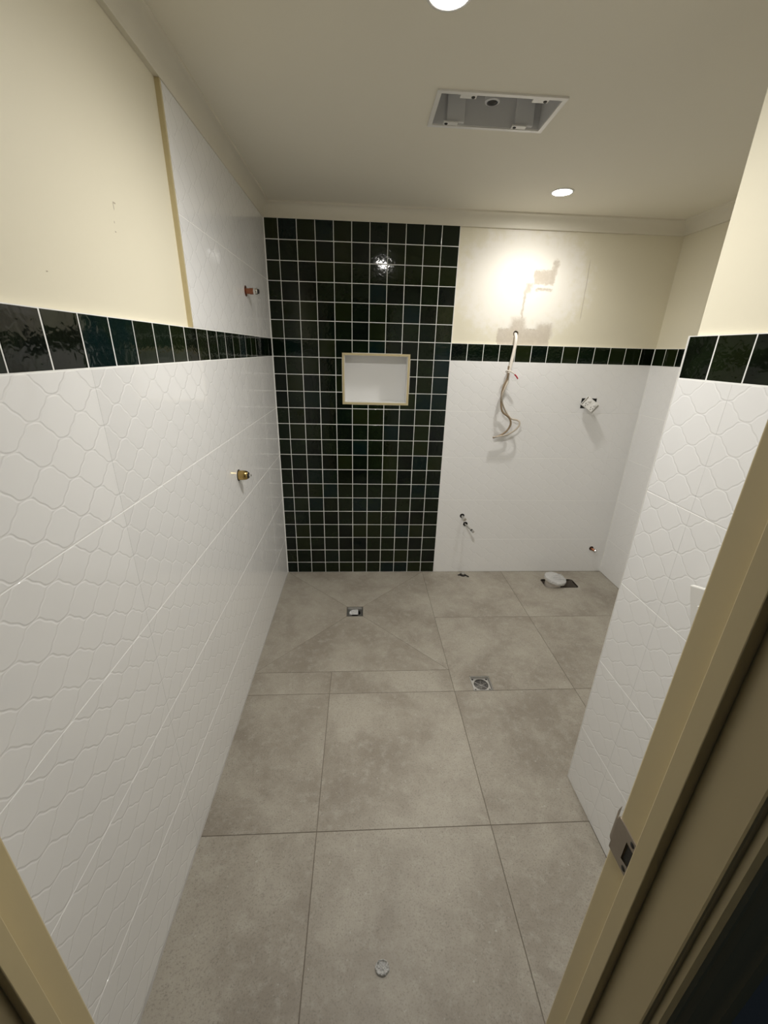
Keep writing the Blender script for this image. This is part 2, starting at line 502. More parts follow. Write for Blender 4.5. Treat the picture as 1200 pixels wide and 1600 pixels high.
def grout(parent, frame, u0, u1, v0, v1, mat, depth=0.0007, back=TT, cutters=None):
    O, U, V = FR[frame]; n = U.cross(V)
    mw = Matrix(((U.x, V.x, n.x, O.x), (U.y, V.y, n.y, O.y), (U.z, V.z, n.z, O.z), (0, 0, 0, 1)))
    bm = bmesh.new(); add_box(bm, u0, u1, v0, v1, -back, -depth)
    o = from_bm('grout_bed', bm, mat, parent, mw)
    if cutters: cut(o, cutters)
    return o

def overlaps(u0, u1, v0, v1, r): return u0 < r[1] and u1 > r[0] and v0 < r[3] and v1 > r[2]

# ------------------------------------------------------------------ openings
NICHE = (0.423, 0.846, 1.233, 1.542)          # outer edge of the niche trim on the back wall
HOLES_BACK = [                                 # (x, z, radius) round holes in the back wall
    (1.276, 0.461, 0.017), (1.306, 0.397, 0.017), (2.300, 0.197, 0.017), (1.498, 1.679, 0.0165)]
GPO_HOLE = (1.994, 2.097, 1.236, 1.301)
HOLES_LEFT = [(-0.515, 1.803, 0.0235), (-0.927, 1.029, 0.026)]
back_cut = [cutcyl((x, -0.05, z), (x, 0.11, z), r) for x, z, r in HOLES_BACK] + [cutbox(GPO_HOLE[0], GPO_HOLE[1], -0.05, 0.07, GPO_HOLE[2], GPO_HOLE[3])]
left_cut = [cutcyl((0.05, y, z), (-0.07, y, z), r) for y, z, r in HOLES_LEFT]

# ------------------------------------------------------------------ the room shell
wall_left = tag(box('wall_left', (-0.15, -TT, YO, 0.15, -0.1, ZC), M['scuffed']), 'cream painted left wall tiled white with a dark green border band', 'wall', 'structure')
cut(wall_left, left_cut)
wall_back = tag(box('wall_back', (-0.012, XR+0.15, TT, 0.16, -0.1, ZC), M['patched']), 'back wall with dark green tile panel, white tiles and patched cream paint', 'wall', 'structure')
cut(wall_back, [cutbox(NICHE[0]+0.004, NICHE[1]-0.004, -0.1, 0.115, NICHE[2]+0.004, NICHE[3]-0.004)] + back_cut)
wall_right = tag(box('wall_right', (XR+TT, XR+0.15, YN-0.2, 0.012, -0.1, ZC), M['cream']), 'right wall of the alcove, white tiles under cream paint', 'wall', 'structure')
wall_nib = tag(box('wall_nib', (XN+TT, XR+0.15, YO, YN-TT, -0.1, ZC), M['cream'], bev=0.003), 'projecting right wall near the doorway, embossed white tiles and green border', 'wall', 'structure')
wf = bmesh.new()
add_box(wf, -0.012, 0.137, YO, YF, -0.1, ZC)
add_box(wf, 0.873, XN+0.012, YO, YF, -0.1, ZC)
add_box(wf, 0.137, 0.873, YO, YF, 2.10, ZC)
wall_front = tag(from_bm('wall_front', wf, M['hall_wall']), 'dark front wall around the doorway', 'wall', 'structure')

VENT = (0.767, 1.170, -1.117, -0.903)
ceiling = tag(box('ceiling', (-0.15, XR+0.15, YO, 0.16, ZC, ZC+0.12), M['ceiling']), 'plain matt white ceiling', 'ceiling', 'structure')
cut(ceiling, [cutbox(VENT[0]+0.012, VENT[1]-0.012, VENT[2]+0.012, VENT[3]-0.012, ZC-0.05, ZC+0.2)])

# cornice: a coved moulding swept along each wall
def cornice(name, wall_pt, along, n, length, label, m0=0.0, m1=0.0):
    prof = [(-TT, ZB), (0.003, ZB), (0.004, ZB+0.006)]
    R_ = 0.5*math.pi
    for k in range(9):
        t = k/8
        # concave quarter between the lips
        prof.append((0.004+0.036*(1-math.cos(R_*t)), ZB+0.008+0.050*math.sin(R_*t)))
    prof += [(0.045, ZC-0.008), (0.046, ZC), (-TT, ZC)]
    bm = bmesh.new(); rows = []
    A = Vector(wall_pt); al = Vector(along); nn = Vector(n)
    for end, mi in ((0, m0), (length, m1)):
        rows.append([bm.verts.new(A + al*(end + (mi*(p[0]) if True else 0)) + nn*p[0] + Vector((0, 0, p[1]))) for p in prof])
    k = len(prof)
    for i in range(k): bm.faces.new((rows[0][i], rows[0][(i+1) % k], rows[1][(i+1) % k], rows[1][i]))
    bm.faces.new(rows[0][::-1]); bm.faces.new(rows[1])
    o = smooth_by_angle(from_bm(name, bm, M['cornice']), 30)
    return tag(o, label, 'cornice', 'structure')
cornice('trim_1', (0, YF, 0), (0, 1, 0), (1, 0, 0), -YF, 'cream cornice along the top of the left wall', 0, -1)
cornice('trim_2', (0, 0, 0), (1, 0, 0), (0, -1, 0), XR, 'cream cornice along the top of the back wall', 1, -1)
cornice('trim_3', (XR, 0, 0), (0, -1, 0), (-1, 0, 0), -YN, 'cream cornice along the top of the alcove right wall', 1, -1)
cornice('trim_4', (XR, YN, 0), (-1, 0, 0), (0, 1, 0), XR-XN, 'cream cornice along the far face of the projecting wall', 1, 1)
cornice('trim_5', (XN, YN, 0), (0, -1, 0), (-1, 0, 0), YN-YF, 'cream cornice along the top of the projecting right wall', -1, 0)

# ------------------------------------------------------------------ floor
floor = tag(box('floor', (-0.012, XR+TT, YF, TT, -0.12, -0.0016), M['floor_grout']), 'bathroom floor of large grey porcelain tiles', 'floor', 'structure')
DR1 = (0.457, 0.559, -0.553, -0.451)
DR2 = (1.108, 1.210, -1.172, -1.075)
PAN = (1.880, 2.125, -0.238, -0.118)
WASTE = (1.312, -0.052)
def pan_hole(bm):
    # rounded slot cut for the toilet waste
    x0, x1, y0, y1 = PAN
    add_box(bm, x0, x1, y0, y1, -0.09, 0.05, bev=0.018)
floor_cuts = [cutbox(DR1[0], DR1[1], DR1[2], DR1[3], -0.06, 0.05), cutbox(DR2[0], DR2[1], DR2[2], DR2[3], -0.06, 0.05), pan_hole,
              cutcyl((*WASTE, -0.08), (*WASTE, 0.05), 0.024)]
cut(floor, floor_cuts)
XJ = [0.0, 0.395, 1.011, 1.622, 2.233, XR]
YJ = [0.0, -0.573, -1.173, -1.786, YF]
def ftile(x0, x1, y0, y1, cs=None):
    return tile('floor_tile', floor, 'floor', x0, x1, y0, y1, M['floor_tile'], ref=(x0, y1), bev=0.0010, thick=0.012, gap=0.0024, cutters=cs)
for j in range(4):
    for i in range(5):
        x0, x1, y1, y0 = XJ[i], XJ[i+1], YJ[j], YJ[j+1]
        if j == 0 and i == 3: x1 = XR
        if j == 0 and i == 4: continue
        if j >= 2 and x0 >= 1.60 and y1 <= -1.7: continue      # under the projecting wall
        if j < 2 and x1 <= 1.02:                                 # shower bay is laid differently
            if j == 1: ftile(x0, x1, y0, -1.027)
            continue
        if y0 < YN and x1 > XN:
            if y1 > YN and x0 >= XN: y0 = YN
            elif x0 < XN < x1 and y1 <= YN: x1 = XN
        cs = []
        if overlaps(x0, x1, y0, y1, DR2): cs.append(floor_cuts[1])
        if overlaps(x0, x1, y0, y1, PAN): cs.append(floor_cuts[2])
        if j == 0 and x0 < WASTE[0] < x1: cs.append(floor_cuts[3])
        if x0 < XN < x1 and y1 > YN > y0: cs.append(cutbox(XN+0.001, XR+0.2, y0-0.1, YN+0.0, -0.06, 0.06))
        ftile(x0, x1, y0, y1, cs or None)
# shower bay: four pieces mitred to the drain, falling to it
def mitred(pts, cs=None):
    cx = sum(p[0] for p in pts)/4; cy = sum(p[1] for p in pts)/4
    bm = bmesh.new()
    # shrink towards the inside so that a grout joint is left
    n = len(pts); ins = []
    for i in range(n):
        a, b_, c = Vector(pts[i-1]), Vector(pts[i]), Vector(pts[(i+1) % n])
        d1, d2 = (b_-a).normalized(), (c-b_).normalized()
        n1, n2 = Vector((-d1.y, d1.x)), Vector((-d2.y, d2.x))
        bis = (n1+n2).normalized()
        ins.append((b_, bis/max(0.3, bis.dot(n1))))
    def ring(off, z): return [bm.verts.new((b_.x+k.x*off-cx, b_.y+k.y*off-cy, z)) for b_, k in ins]
    r0, r1, r2 = ring(0.0007, -0.012), ring(0.0007, -0.0006), ring(0.0012, 0.0)
    bm.faces.new(r0[::-1]); bm.faces.new(r2)
    for p, q in ((r0, r1), (r1, r2)):
        for k in range(n): bm.faces.new((p[k], p[(k+1) % n], q[(k+1) % n], q[k]))
    return from_bm('floor_tile', bm, M['floor_tile'], floor, Matrix.Translation((cx, cy, 0)))
bx0, bx1, by0, by1 = 0.0, 1.011, -1.027, 0.0
dx0, dx1, dy0, dy1 = DR1
mitred([(bx0, by0), (bx1, by0), (dx1, dy0), (dx0, dy0)])
mitred([(bx1, by0), (bx1, by1), (dx1, dy1), (dx1, dy0)])
mitred([(bx1, by1), (bx0, by1), (dx0, dy1), (dx1, dy1)])
mitred([(bx0, by1), (bx0, by0), (dx0, dy0), (dx0, dy1)])

# ------------------------------------------------------------------ back wall tiling
gm, wm = M['green_tile'], M['white_tile']
niche_cut = cutbox(NICHE[0], NICHE[1], -0.05, 0.05, NICHE[2], NICHE[3])
grout(wall_back, 'back', 0.0, 1.0985, 0, ZB+0.002, M['white_grout'], cutters=[niche_cut])
cols = [0.0] + [0.077+PG*k for k in range(11)]
rows = [0.0] + [2.2255-PG*k for k in range(21, -1, -1)]
for i in range(len(cols)-1):
    for j in range(len(rows)-1):
        u0, u1, v0, v1 = cols[i], cols[i+1], rows[j], min(rows[j+1], ZB+0.002)
        r = NICHE
        if u0 >= r[0] and u1 <= r[1] and v0 >= r[2] and v1 <= r[3]: continue
        cs = None
        if overlaps(u0, u1, v0, v1, r):
            if v0 >= r[2] and v1 <= r[3]:          # beside the niche: a straight cut
                if u0 < r[0]: u1 = r[0]
                else: u0 = r[1]
            elif u0 >= r[0] and u1 <= r[1]:
                if v0 < r[2]: v1 = r[2]
                else: v0 = r[3]
            else: cs = [niche_cut]                 # corner tile, notched
        tile('green_tile', wall_back, 'back', u0, u1, v0, v1, gm, tilt=0.0065, cutters=cs, gap=0.0032)
# green border band to the right of the panel
grout(wall_back, 'back', 1.0985, XR, Z7, Z6, M['white_grout'])
k = 0
while 1.0985+PG*k < XR-0.004:
    u0 = 1.0985+PG*k; tile('green_tile', wall_back, 'back', u0, min(u0+PG, XR), Z7, Z6, gm, tilt=0.0065, gap=0.0032); k += 1
# white tiles under the band
WROWS = [Z7-WP_V*k for k in range(5)] + [0.0]
grout(wall_back, 'back', 1.0985, XR, 0, Z7, M['white_grout'], cutters=back_cut)
for j in range(5):
    for u0 in (2.262-2*WP_U, 2.262-WP_U, 2.262):
        a0, a1 = max(u0, 1.0985), min(u0+WP_U, XR)
        v1, v0 = WROWS[j], WROWS[j+1]
        cs = [c for c, (x, z, r) in zip(back_cut, HOLES_BACK) if a0 < x+r and a1 > x-r and v0 < z+r and v1 > z-r]
        if overlaps(a0, a1, v0, v1, GPO_HOLE): cs.append(back_cut[-1])
        tile('white_tile', wall_back, 'back', a0, a1, v0, v1, wm, ref=(u0, v1), cutters=cs or None, gap=0.0027, gapu=0.0003, bev=0.0005)
# silicone beads in the corners of the tiling
def bead(name, parent, x, y, sx, sy, z1):
    bm = bmesh.new(); w_ = 0.0048
    lo = [bm.verts.new((x+a*sx, y+b_*sy, 0.0)) for a, b_ in ((-0.001, -0.001), (w_, -0.001), (w_*0.45, w_*0.45), (-0.001, w_))]
    hi = [bm.verts.new((v.co.x, v.co.y, z1)) for v in lo]
    for k in range(4): bm.faces.new((lo[k], lo[(k+1) % 4], hi[(k+1) % 4], hi[k]))
    bm.faces.new(lo[::-1]); bm.faces.new(hi)
    from_bm(name, bm, M['white_grout'], parent)
bead('silicone_bead', wall_back, 0.0, 0.0, 1, -1, ZB)
bead('silicone_bead', wall_back, XR, 0.0, -1, -1, Z6)
bm = bmesh.new(); rs = random.Random(9); prev = None; ny = 160
for i in range(ny+1):
    yy = YF + (0.0-YF)*i/ny; w_ = 0.0038*(1+0.25*rs.uniform(-1, 1)) + (0.0035 if yy < -2.10 else 0.0)*rs.random()
    cur = [bm.verts.new(p) for p in ((-0.0003, yy, -0.0008), (w_, yy, -0.0006), (w_*0.75, yy, w_*0.28), (w_*0.35, yy, w_*0.62), (-0.0003, yy, w_*1.1))]
    if prev:
        for k in range(5): bm.faces.new((prev[k], prev[(k+1) % 5], cur[(k+1) % 5], cur[k]))
    prev = cur
smooth_by_angle(from_bm('floor_silicone', bm, M['silicone'], wall_left), 60)
# shower niche: lining and metal edge trim
n0, n1, n2, n3 = NICHE
nb = bmesh.new()
t = 0.012
add_box(nb, n0+t, n1-t, 0.092, 0.100, n2+t, n3-t)
add_box(nb, n0+0.006, n0+t+0.004, 0.004, 0.100, n2+t, n3-t)
add_box(nb, n1-t-0.004, n1-0.006, 0.004, 0.100, n2+t, n3-t)
add_box(nb, n0+0.006, n1-0.006, 0.004, 0.100, n2+0.006, n2+t+0.004)
add_box(nb, n0+0.006, n1-0.006, 0.004, 0.100, n3-t-0.004, n3-0.006)
tag(from_bm('niche_lining', nb, M['niche'], wall_back), 'white lined shower niche')
nt_ = bmesh.new()
w = 0.013
outer = [(n0, n2), (n1, n2), (n1, n3), (n0, n3)]
inner = [(n0+w, n2+w), (n1-w, n2+w), (n1-w, n3-w), (n0+w, n3-w)]
def vv(p, y): return nt_.verts.new((p[0], y, p[1]))
fo, fi, bo, bi_ = [vv(p, -0.002) for p in outer], [vv(p, -0.002) for p in inner], [vv(p, 0.011) for p in outer], [vv(p, 0.011) for p in inner]
for k in range(4):
    k2 = (k+1) % 4
    nt_.faces.new((fo[k], fo[k2], fi[k2], fi[k])); nt_.faces.new((bo[k2], bo[k], bi_[k], bi_[k2]))
    nt_.faces.new((fo[k2], fo[k], bo[k], bo[k2])); nt_.faces.new((fi[k], fi[k2], bi_[k2], bi_[k]))
tag(from_bm('niche_trim', nt_, M['trim'], wall_back), 'champagne metal edge trim around the niche')

# ------------------------------------------------------------------ left wall tiling
YT = -1.236                                       # vertical edge trim of the full-height tiling
grout(wall_left, 'left', YF, 0, 0, Z7, M['white_grout'], cutters=left_cut)
grout(wall_left, 'left', YF, 0, Z7, Z6, M['white_grout'])
grout(wall_left, 'left', YT+0.006, 0, Z6, ZB+0.002, M['white_grout'], cutters=left_cut)
LSEAM = [-1.802+WP_U*k for k in range(-1, 4)]
def left_rows(vs_list, ulo):
    for v1, v0, ref in vs_list:
        for u0 in LSEAM:
            a0, a1 = max(u0, ulo), min(u0+WP_U, 0.0)
            if a1-a0 < 0.004: continue
            cs = [c for c, (y, z, r) in zip(left_cut, HOLES_LEFT) if a0 < y+r and a1 > y-r and v0 < z+r and v1 > z-r]
            tile('white_tile', wall_left, 'left', a0, a1, v0, v1, wm, ref=(u0, ref), cutters=cs or None, gap=0.0027, gapu=0.0003, bev=0.0005)
left_rows([(WROWS[j], WROWS[j+1], WROWS[j]) for j in range(5)], YF)
left_rows([(Z6+WP_V, Z6, Z6+WP_V), (ZB+0.002, Z6+WP_V, Z6+2*WP_V)], YT+0.008)
k = 0
while -0.1004*k > YF+0.01:
    u1 = -0.1004*k; tile('green_tile', wall_left, 'left', max(u1-0.1004, YF), u1, Z7, Z6, gm, tilt=0.0065, gap=0.0032); k += 1
box('edge_trim', (-0.0125, 0.0012, YT-0.0015, YT+0.0085, Z6+0.001, ZB-0.001), M['trim'], wall_left)['label'] = 'champagne metal edge trim ending the tall white tiling'

# ------------------------------------------------------------------ right wall and projecting wall tiling
grout(wall_right, 'right', 0, -YN, 0, Z6, M['white_grout'])
for j in range(5):
    for u0 in (-0.30, -0.30+WP_U, -0.30+2*WP_U, -0.30+3*WP_U):
        a0, a1 = max(u0, 0.0), min(u0+WP_U, -YN)
        if a1-a0 > 0.01: tile('white_tile', wall_right, 'right', a0, a1, WROWS[j+1], WROWS[j], wm, ref=(u0, WROWS[j]), gap=0.0027, gapu=0.0003, bev=0.0005)
k = 0
while PG*k < -YN-0.004:
    tile('green_tile', wall_right, 'right', PG*k, min(PG*k+PG, -YN), Z7, Z6, gm, tilt=0.0065, gap=0.0032); k += 1
grout(wall_nib, 'nib', -YN+0.004, -YF, 0, Z6, M['white_grout'])
box('corner_trim', (XN-0.0003, XN+0.012, YN-0.0040, YN+0.0003, 0.0, Z6+0.0005), M['white_plastic'], wall_nib, bev=0.0012)['label'] = 'white corner trim of the tiled projecting wall'
for j in range(5):
    for u0 in (1.790-WP_U, 1.790, 1.790+WP_U):
        a0, a1 = max(u0, -YN+0.004), min(u0+WP_U, -YF)
        if a1-a0 > 0.004: tile('white_tile', wall_nib, 'nib', a0, a1, WROWS[j+1], WROWS[j], wm, ref=(u0, WROWS[j]), gap=0.0027, gapu=0.0003, bev=0.0005)
us = [-YN+0.004] + [1.7115+0.1005*k for k in range(7)] + [-YF]
for a0, a1 in zip(us, us[1:]): tile('green_tile', wall_nib, 'nib', a0, a1, Z7, Z6, gm, tilt=0.0065, gap=0.0032)
# far face of the projecting wall
grout(wall_nib, 'nibend', -XR, -XN-0.012, 0, Z6, M['white_grout'])
for j in range(5):
    for u0 in (-XN-WP_U, -XN-2*WP_U):
        a0, a1 = max(u0, -XR), min(u0+WP_U, -XN-0.012)
        tile('white_tile', wall_nib, 'nibend', a0, a1, WROWS[j+1], WROWS[j], wm, ref=(u0, WROWS[j]), gap=0.0027, gapu=0.0003, bev=0.0005)
k = 0
while XN+PG*k < XR-0.01:
    tile('green_tile', wall_nib, 'nibend', -min(XN+PG*k+PG, XR), -max(XN+PG*k, XN+0.012), Z7, Z6, gm, tilt=0.0065, gap=0.0032); k += 1

# ------------------------------------------------------------------ door frame
door = tag(empty('door_1', (0.505, YO, 0)), 'cream painted timber door frame around the entrance', 'door frame', 'structure')
def jamb_piece(name, ext, bev=0.0025): return box(name, ext, M['frame'], door, bev=bev)
JL, JR, JH = 0.157, 0.853, 2.080
jamb_piece('jamb', (JL-0.020, JL, YO, YF+0.0005, 0, JH+0.02))
jamb_r = jamb_piece('jamb', (JR, JR+0.020, YO, YF+0.0005, 0, JH+0.02))
jamb_piece('head', (JL, JR, YO, YF+0.0005, JH, JH+0.02))
S0, S1 = -2.4605, -2.4395
jamb_piece('door_stop', (JL, JL+0.012, S0, S1, 0, JH), 0.0012)
jamb_piece('door_stop', (JR-0.012, JR, S0, S1, 0, JH), 0.0012)
jamb_piece('door_stop', (JL+0.012, JR-0.012, S0, S1, JH-0.012, JH), 0.0012)
# moulded architrave on the hall side, a quirk back from the lining
APROF = [(0.0, 0.0), (0.0, 0.007), (0.003, 0.0105), (0.008, 0.012), (0.013, 0.0105), (0.016, 0.0075), (0.020, 0.0075), (0.024, 0.0115), (0.032, 0.013), (0.040, 0.0145), (0.046, 0.013), (0.050, 0.0165), (0.058, 0.018), (0.064, 0.017), (0.066, 0.014), (0.066, 0.0)]
def architrave(x_in, sgn):
    bm = bmesh.new(); rr = []
    for z in (0.0, JH+0.006):
        rr.append([bm.verts.new((x_in+sgn*p[0], YO-p[1], z+(p[0] if z > 0 else 0))) for p in APROF])
    k = len(APROF)
    for i in range(k): bm.faces.new((rr[0][i], rr[0][(i+1) % k], rr[1][(i+1) % k], rr[1][i]))
    bm.faces.new(rr[0][::-1]); bm.faces.new(rr[1])
    return smooth_by_angle(from_bm('architrave', bm, M['frame'], door), 30)
architrave(JR+0.007, 1); architrave(JL-0.007, -1)
bm = bmesh.new(); rr = []
for s, x in ((-1, JL-0.007), (1, JR+0.007)):
    rr.append([bm.verts.new((x+s*p[0], YO-p[1], JH+0.006+p[0])) for p in APROF])
for i in range(len(APROF)): bm.faces.new((rr[0][i], rr[0][(i+1) % len(APROF)], rr[1][(i+1) % len(APROF)], rr[1][i]))
bm.faces.new(rr[0][::-1]); bm.faces.new(rr[1])
smooth_by_angle(from_bm('architrave', bm, M['frame'], door), 30)
# strike plate let into the right jamb, its lip curling round the room-side edge
sp_ = bmesh.new()
zs0, zs1 = 0.998, 1.054
hy0, hy1, hz0, hz1 = -2.4335, -2.4190, 1.011, 1.040
px0, px1 = JR-0.0014, JR+0.0006
for (y0, y1, z0, z1) in ((-2.4395, hy0, zs0, zs1), (hy1, YF+0.0008, zs0, zs1), (hy0, hy1, zs0, hz0), (hy0, hy1, hz1, zs1)):
    add_box(sp_, px0, px1, y0, y1, z0, z1)
strike = tag(from_bm('strike_plate', sp_, M['strike'], jamb_r), 'dull steel strike plate')
lp = bmesh.new(); prev = None
for i in range(9):
    tt = i/8
    y = YF+0.0008 + 0.011*math.sin(tt*1.35)
    x = JR-0.0004 + 0.012*(1-math.cos(tt*1.35))
    half = 0.0195
    cur = [lp.verts.new((x-0.0009, y-0.0005, 1.028-half)), lp.verts.new((x-0.0009, y-0.0005, 1.028+half+0.006*tt)), lp.verts.new((x+0.0007, y+0.0006, 1.028+half+0.006*tt)), lp.verts.new((x+0.0007, y+0.0006, 1.028-half))]
    if prev:
        for k in range(4): lp.faces.new((prev[k], prev[(k+1) % 4], cur[(k+1) % 4], cur[k]))
    else: lp.faces.new(cur[::-1])
    prev = cur
lp.faces.new(prev)
smooth_by_angle(from_bm('strike_lip', lp, M['strike'], jamb_r), 40)
cut(jamb_r, [cutbox(JR-0.01, JR+0.015, hy0, hy1, hz0, hz1)])
box('latch_hole_shade', (JR+0.0008, JR+0.0148, hy0+0.0002, hy1-0.0002, hz0+0.0002, hz1-0.0002), M['black'], jamb_r)  # black block filling the latch hole, painted-in shade of its depth
for zz in (zs0+0.0065, zs1-0.0065):
    lathe('screw', [(0, 0.0008), (0.0022, 0.0008), (0.0034, 0.0)], M['black'], jamb_r, base=(px0, -2.4265, zz), axis=(-1, 0, 0), seg=12)

# ------------------------------------------------------------------ hall side
tag(box('floor_hall', (-1.2, 2.2, -4.2, YF, -0.12, -0.004), M['hall_floor']), 'dark hall floor outside the doorway', 'floor', 'structure')
tag(box('wall_hall_left', (-0.60, -0.15, YO-0.0, YF, -0.12, 2.45), M['hall_wall']), 'dim hall wall left of the doorway', 'wall', 'structure')

# ------------------------------------------------------------------ ceiling fittings
def downlight(x, y, label, k, lens, beam=164):
    e = tag(empty('ceiling_light', (x, y, ZC)), label, 'light', group='round recessed ceiling downlights')
    lathe('rim', [(0.0435, -0.0005), (0.0440, -0.0035), (0.047, -0.0045), (0.0525, -0.003), (0.055, 0.0), (0.0435, 0.0)], M['white_plastic'], e, base=(x, y, ZC), seg=40)
    lathe('lens', [(0, -0.0022), (0.0425, -0.0022), (0.0435, -0.0008), (0.0435, 0.0)], lens, e, base=(x, y, ZC), seg=40)
    sd = bpy.data.lights.new('downlight_beam', 'SPOT'); sd.energy = LAMP_W*k; sd.color = LAMP_C; sd.spot_size = math.radians(beam); sd.spot_blend = 1.0; sd.shadow_soft_size = 0.04
    so = bpy.data.objects.new('downlight_beam', sd); COL.objects.link(so); so.parent = e; so.location = (0, 0, -0.006)
    return e
downlight(0.732, -1.465, 'lit round downlight nearest the doorway, at the top edge of the picture', LAMP_K[0], M['lamp_near'])
downlight(1.503, -0.360, 'lit round downlight in the ceiling near the back wall cornice', 0.42, M['lamp_far'], 150)

# exhaust fan housing with its cover off
vx0, vx1, vy0, vy1 = VENT
vent = tag(empty('exhaust_fan', ((vx0+vx1)/2, (vy0+vy1)/2, ZC)), 'white rectangular ceiling exhaust fan housing without its cover', 'exhaust fan')
bm = bmesh.new()
def frame_ring(bm, o, i, z0, z1):
    O_ = [(o[0], o[2]), (o[1], o[2]), (o[1], o[3]), (o[0], o[3])]; I_ = [(i[0], i[2]), (i[1], i[2]), (i[1], i[3]), (i[0], i[3])]
    a = [[bm.verts.new((*p, z)) for p in L] for L in (O_, I_) for z in (z0, z1)]
    ob, ot, ib, it = a
    for k in range(4):
        q = (k+1) % 4
        bm.faces.new((ob[k], ob[q], ib[q], ib[k])); bm.faces.new((ot[q], ot[k], it[k], it[q]))
        bm.faces.new((ob[q], ob[k], ot[k], ot[q])); bm.faces.new((ib[k], ib[q], it[q], it[k]))
frame_ring(bm, VENT, (vx0+0.014, vx1-0.014, vy0+0.014, vy1-0.014), ZC-0.005, ZC-0.0002)
from_bm('flange', bm, M['white_plastic'], vent)
bm = bmesh.new()
i0, i1, j0, j1 = vx0+0.014, vx1-0.014, vy0+0.014, vy1-0.014
zt = ZC+0.100
add_box(bm, i0-0.001, i0+0.001, j0, j1, ZC-0.001, zt); add_box(bm, i1-0.001, i1+0.001, j0, j1, ZC-0.001, zt)
add_box(bm, i0, i1, j0-0.001, j0+0.001, ZC-0.001, zt); add_box(bm, i0, i1, j1-0.001, j1+0.001, ZC-0.001, zt)
add_box(bm, i0, i1, j0, j1, zt, zt+0.003)
from_bm('housing', bm, M['grey_plastic'], vent)
for xa, xb in ((0.830, 0.890), (1.067, 1.130)):
    box('rib', (xa, xb, j1-0.014, j1-0.001, ZC+0.002, zt-0.001), M['bracket'], vent, bev=0.002)
for xx, yy, wv in ((i0+0.062, j1-0.012, 0.05), (i0+0.300, j1-0.012, 0.05), (i0+0.085, j0+0.012, 0.05), (i0+0.310, j0+0.012, 0.05)):
    box('clip', (xx-wv/2, xx+wv/2, yy-0.010, yy+0.010, ZC-0.004, ZC+0.001), M['white_plastic'], vent, bev=0.001)
    lathe('screw', [(0, -0.002), (0.005, -0.002), (0.006, 0.0)], M['black'], vent, base=(xx+(0.015 if yy < -1 else -0.015), yy, ZC-0.004), seg=14)
lathe('lamp_socket', [(0.018, 0.0), (0.024, 0.002), (0.024, 0.060), (0.022, 0.069), (0.0, 0.069)], M['grey_plastic'], vent, base=(0.966, -0.990, ZC+0.030), seg=24)
lathe('socket_core', [(0.0, -0.004), (0.012, -0.004), (0.017, 0.004), (0.017, 0.012), (0.0, 0.012)], M['black'], vent, base=(0.966, -0.990, ZC+0.036), seg=20)

# ------------------------------------------------------------------ left wall plumbing
y, z = HOLES_LEFT[0][:2]
e = tag(empty('shower_outlet_pipe', (0, y, z)), 'short copper pipe stub high on the white left wall beside the green panel', 'pipe')
lathe('pipe', [(0.0, -0.04), (0.012, -0.04), (0.012, 0.018), (0.0135, 0.019), (0.0135, 0.034), (0.012, 0.035), (0.012, 0.037), (0.0, 0.037)], M['copper'], e, base=(0, y, z), axis=(1, 0, 0))
lathe('end_cap', [(0.0, 0.037), (0.0125, 0.037), (0.0135, 0.040), (0.0135, 0.052), (0.011, 0.055), (0.0, 0.055)], M['chrome'], e, base=(0, y, z), axis=(1, 0, 0))
lathe('plug', [(0.0, 0.055), (0.010, 0.055), (0.0105, 0.060), (0.008, 0.062), (0.0, 0.062)], M['black'], e, base=(0, y, z), axis=(1, 0, 0))
lathe('rough_collar', [(0.012, 0.0015), (0.0225, 0.0015), (0.0228, -0.010), (0.012, -0.010)], M['copper'], e, base=(0, y, z), axis=(1, 0, 0))

y, z = HOLES_LEFT[1][:2]
e = tag(empty('mixer_tap_body', (0, y, z)), 'brass mixer valve body sticking out of the white left wall', 'tap valve')
lathe('body', [(0.0, -0.05), (0.021, -0.05), (0.0215, 0.022), (0.0205, 0.030), (0.0185, 0.037), (0.015, 0.041), (0.0, 0.041)], M['brass'], e, base=(0, y, z), axis=(1, 0, 0), seg=36)
lathe('cartridge', [(0.0, 0.041), (0.0142, 0.041), (0.0135, 0.0450), (0.008, 0.0465), (0.0, 0.0465)], M['black'], e, base=(0, y, z), axis=(1, 0, 0))
lathe('spindle', [(0.0, 0.0465), (0.0055, 0.0465), (0.0055, 0.054), (0.0045, 0.055), (0.0, 0.055)], M['chrome'], e, base=(0, y, z), axis=(1, 0, 0), seg=16)
lathe('seal_ring', [(0.0215, 0.002), (0.0255, 0.002), (0.0258, -0.008), (0.0215, -0.008)], M['black'], e, base=(0, y, z), axis=(1, 0, 0))

# ------------------------------------------------------------------ basin and toilet water pipes on the back wall
def wall_pipe(name, label, cat, hole, tip, r, nut, copper=False, group=None):
    x, z, rr_ = hole
    e = tag(empty(name, (x, 0, z)), label, cat, group=group)
    p0, p1 = Vector((x, 0.05, z)), Vector((x, -0.012, z))
    tipv = Vector(tip); d = (tipv-p1).normalized()
    tube('pipe', catmull([p0, Vector((x, 0.015, z)), p1, tipv-d*nut*0.9], 5), r, M['copper'] if copper else M['steel'], e)
    tube('end_cap', [tipv-d*nut, tipv-d*nut*0.95, tipv-d*nut*0.08, tipv], [r*1.1, r*1.45, r*1.45, r*1.15], M['chrome'], e, 16)
    if not copper and nut > 0.015: tube('nut', [tipv-d*nut*1.55, tipv-d*nut], [r*1.35, r*1.35], M['black'], e, 6)
    lathe('hole_collar', [(rr_*0.97, -0.0002), (rr_*0.97, 0.030), (rr_*0.80, 0.030), (rr_*0.80, -0.0002)], M['black'], e, base=(x, 0.0005, z), axis=(0, 1, 0), seg=20)
    return e
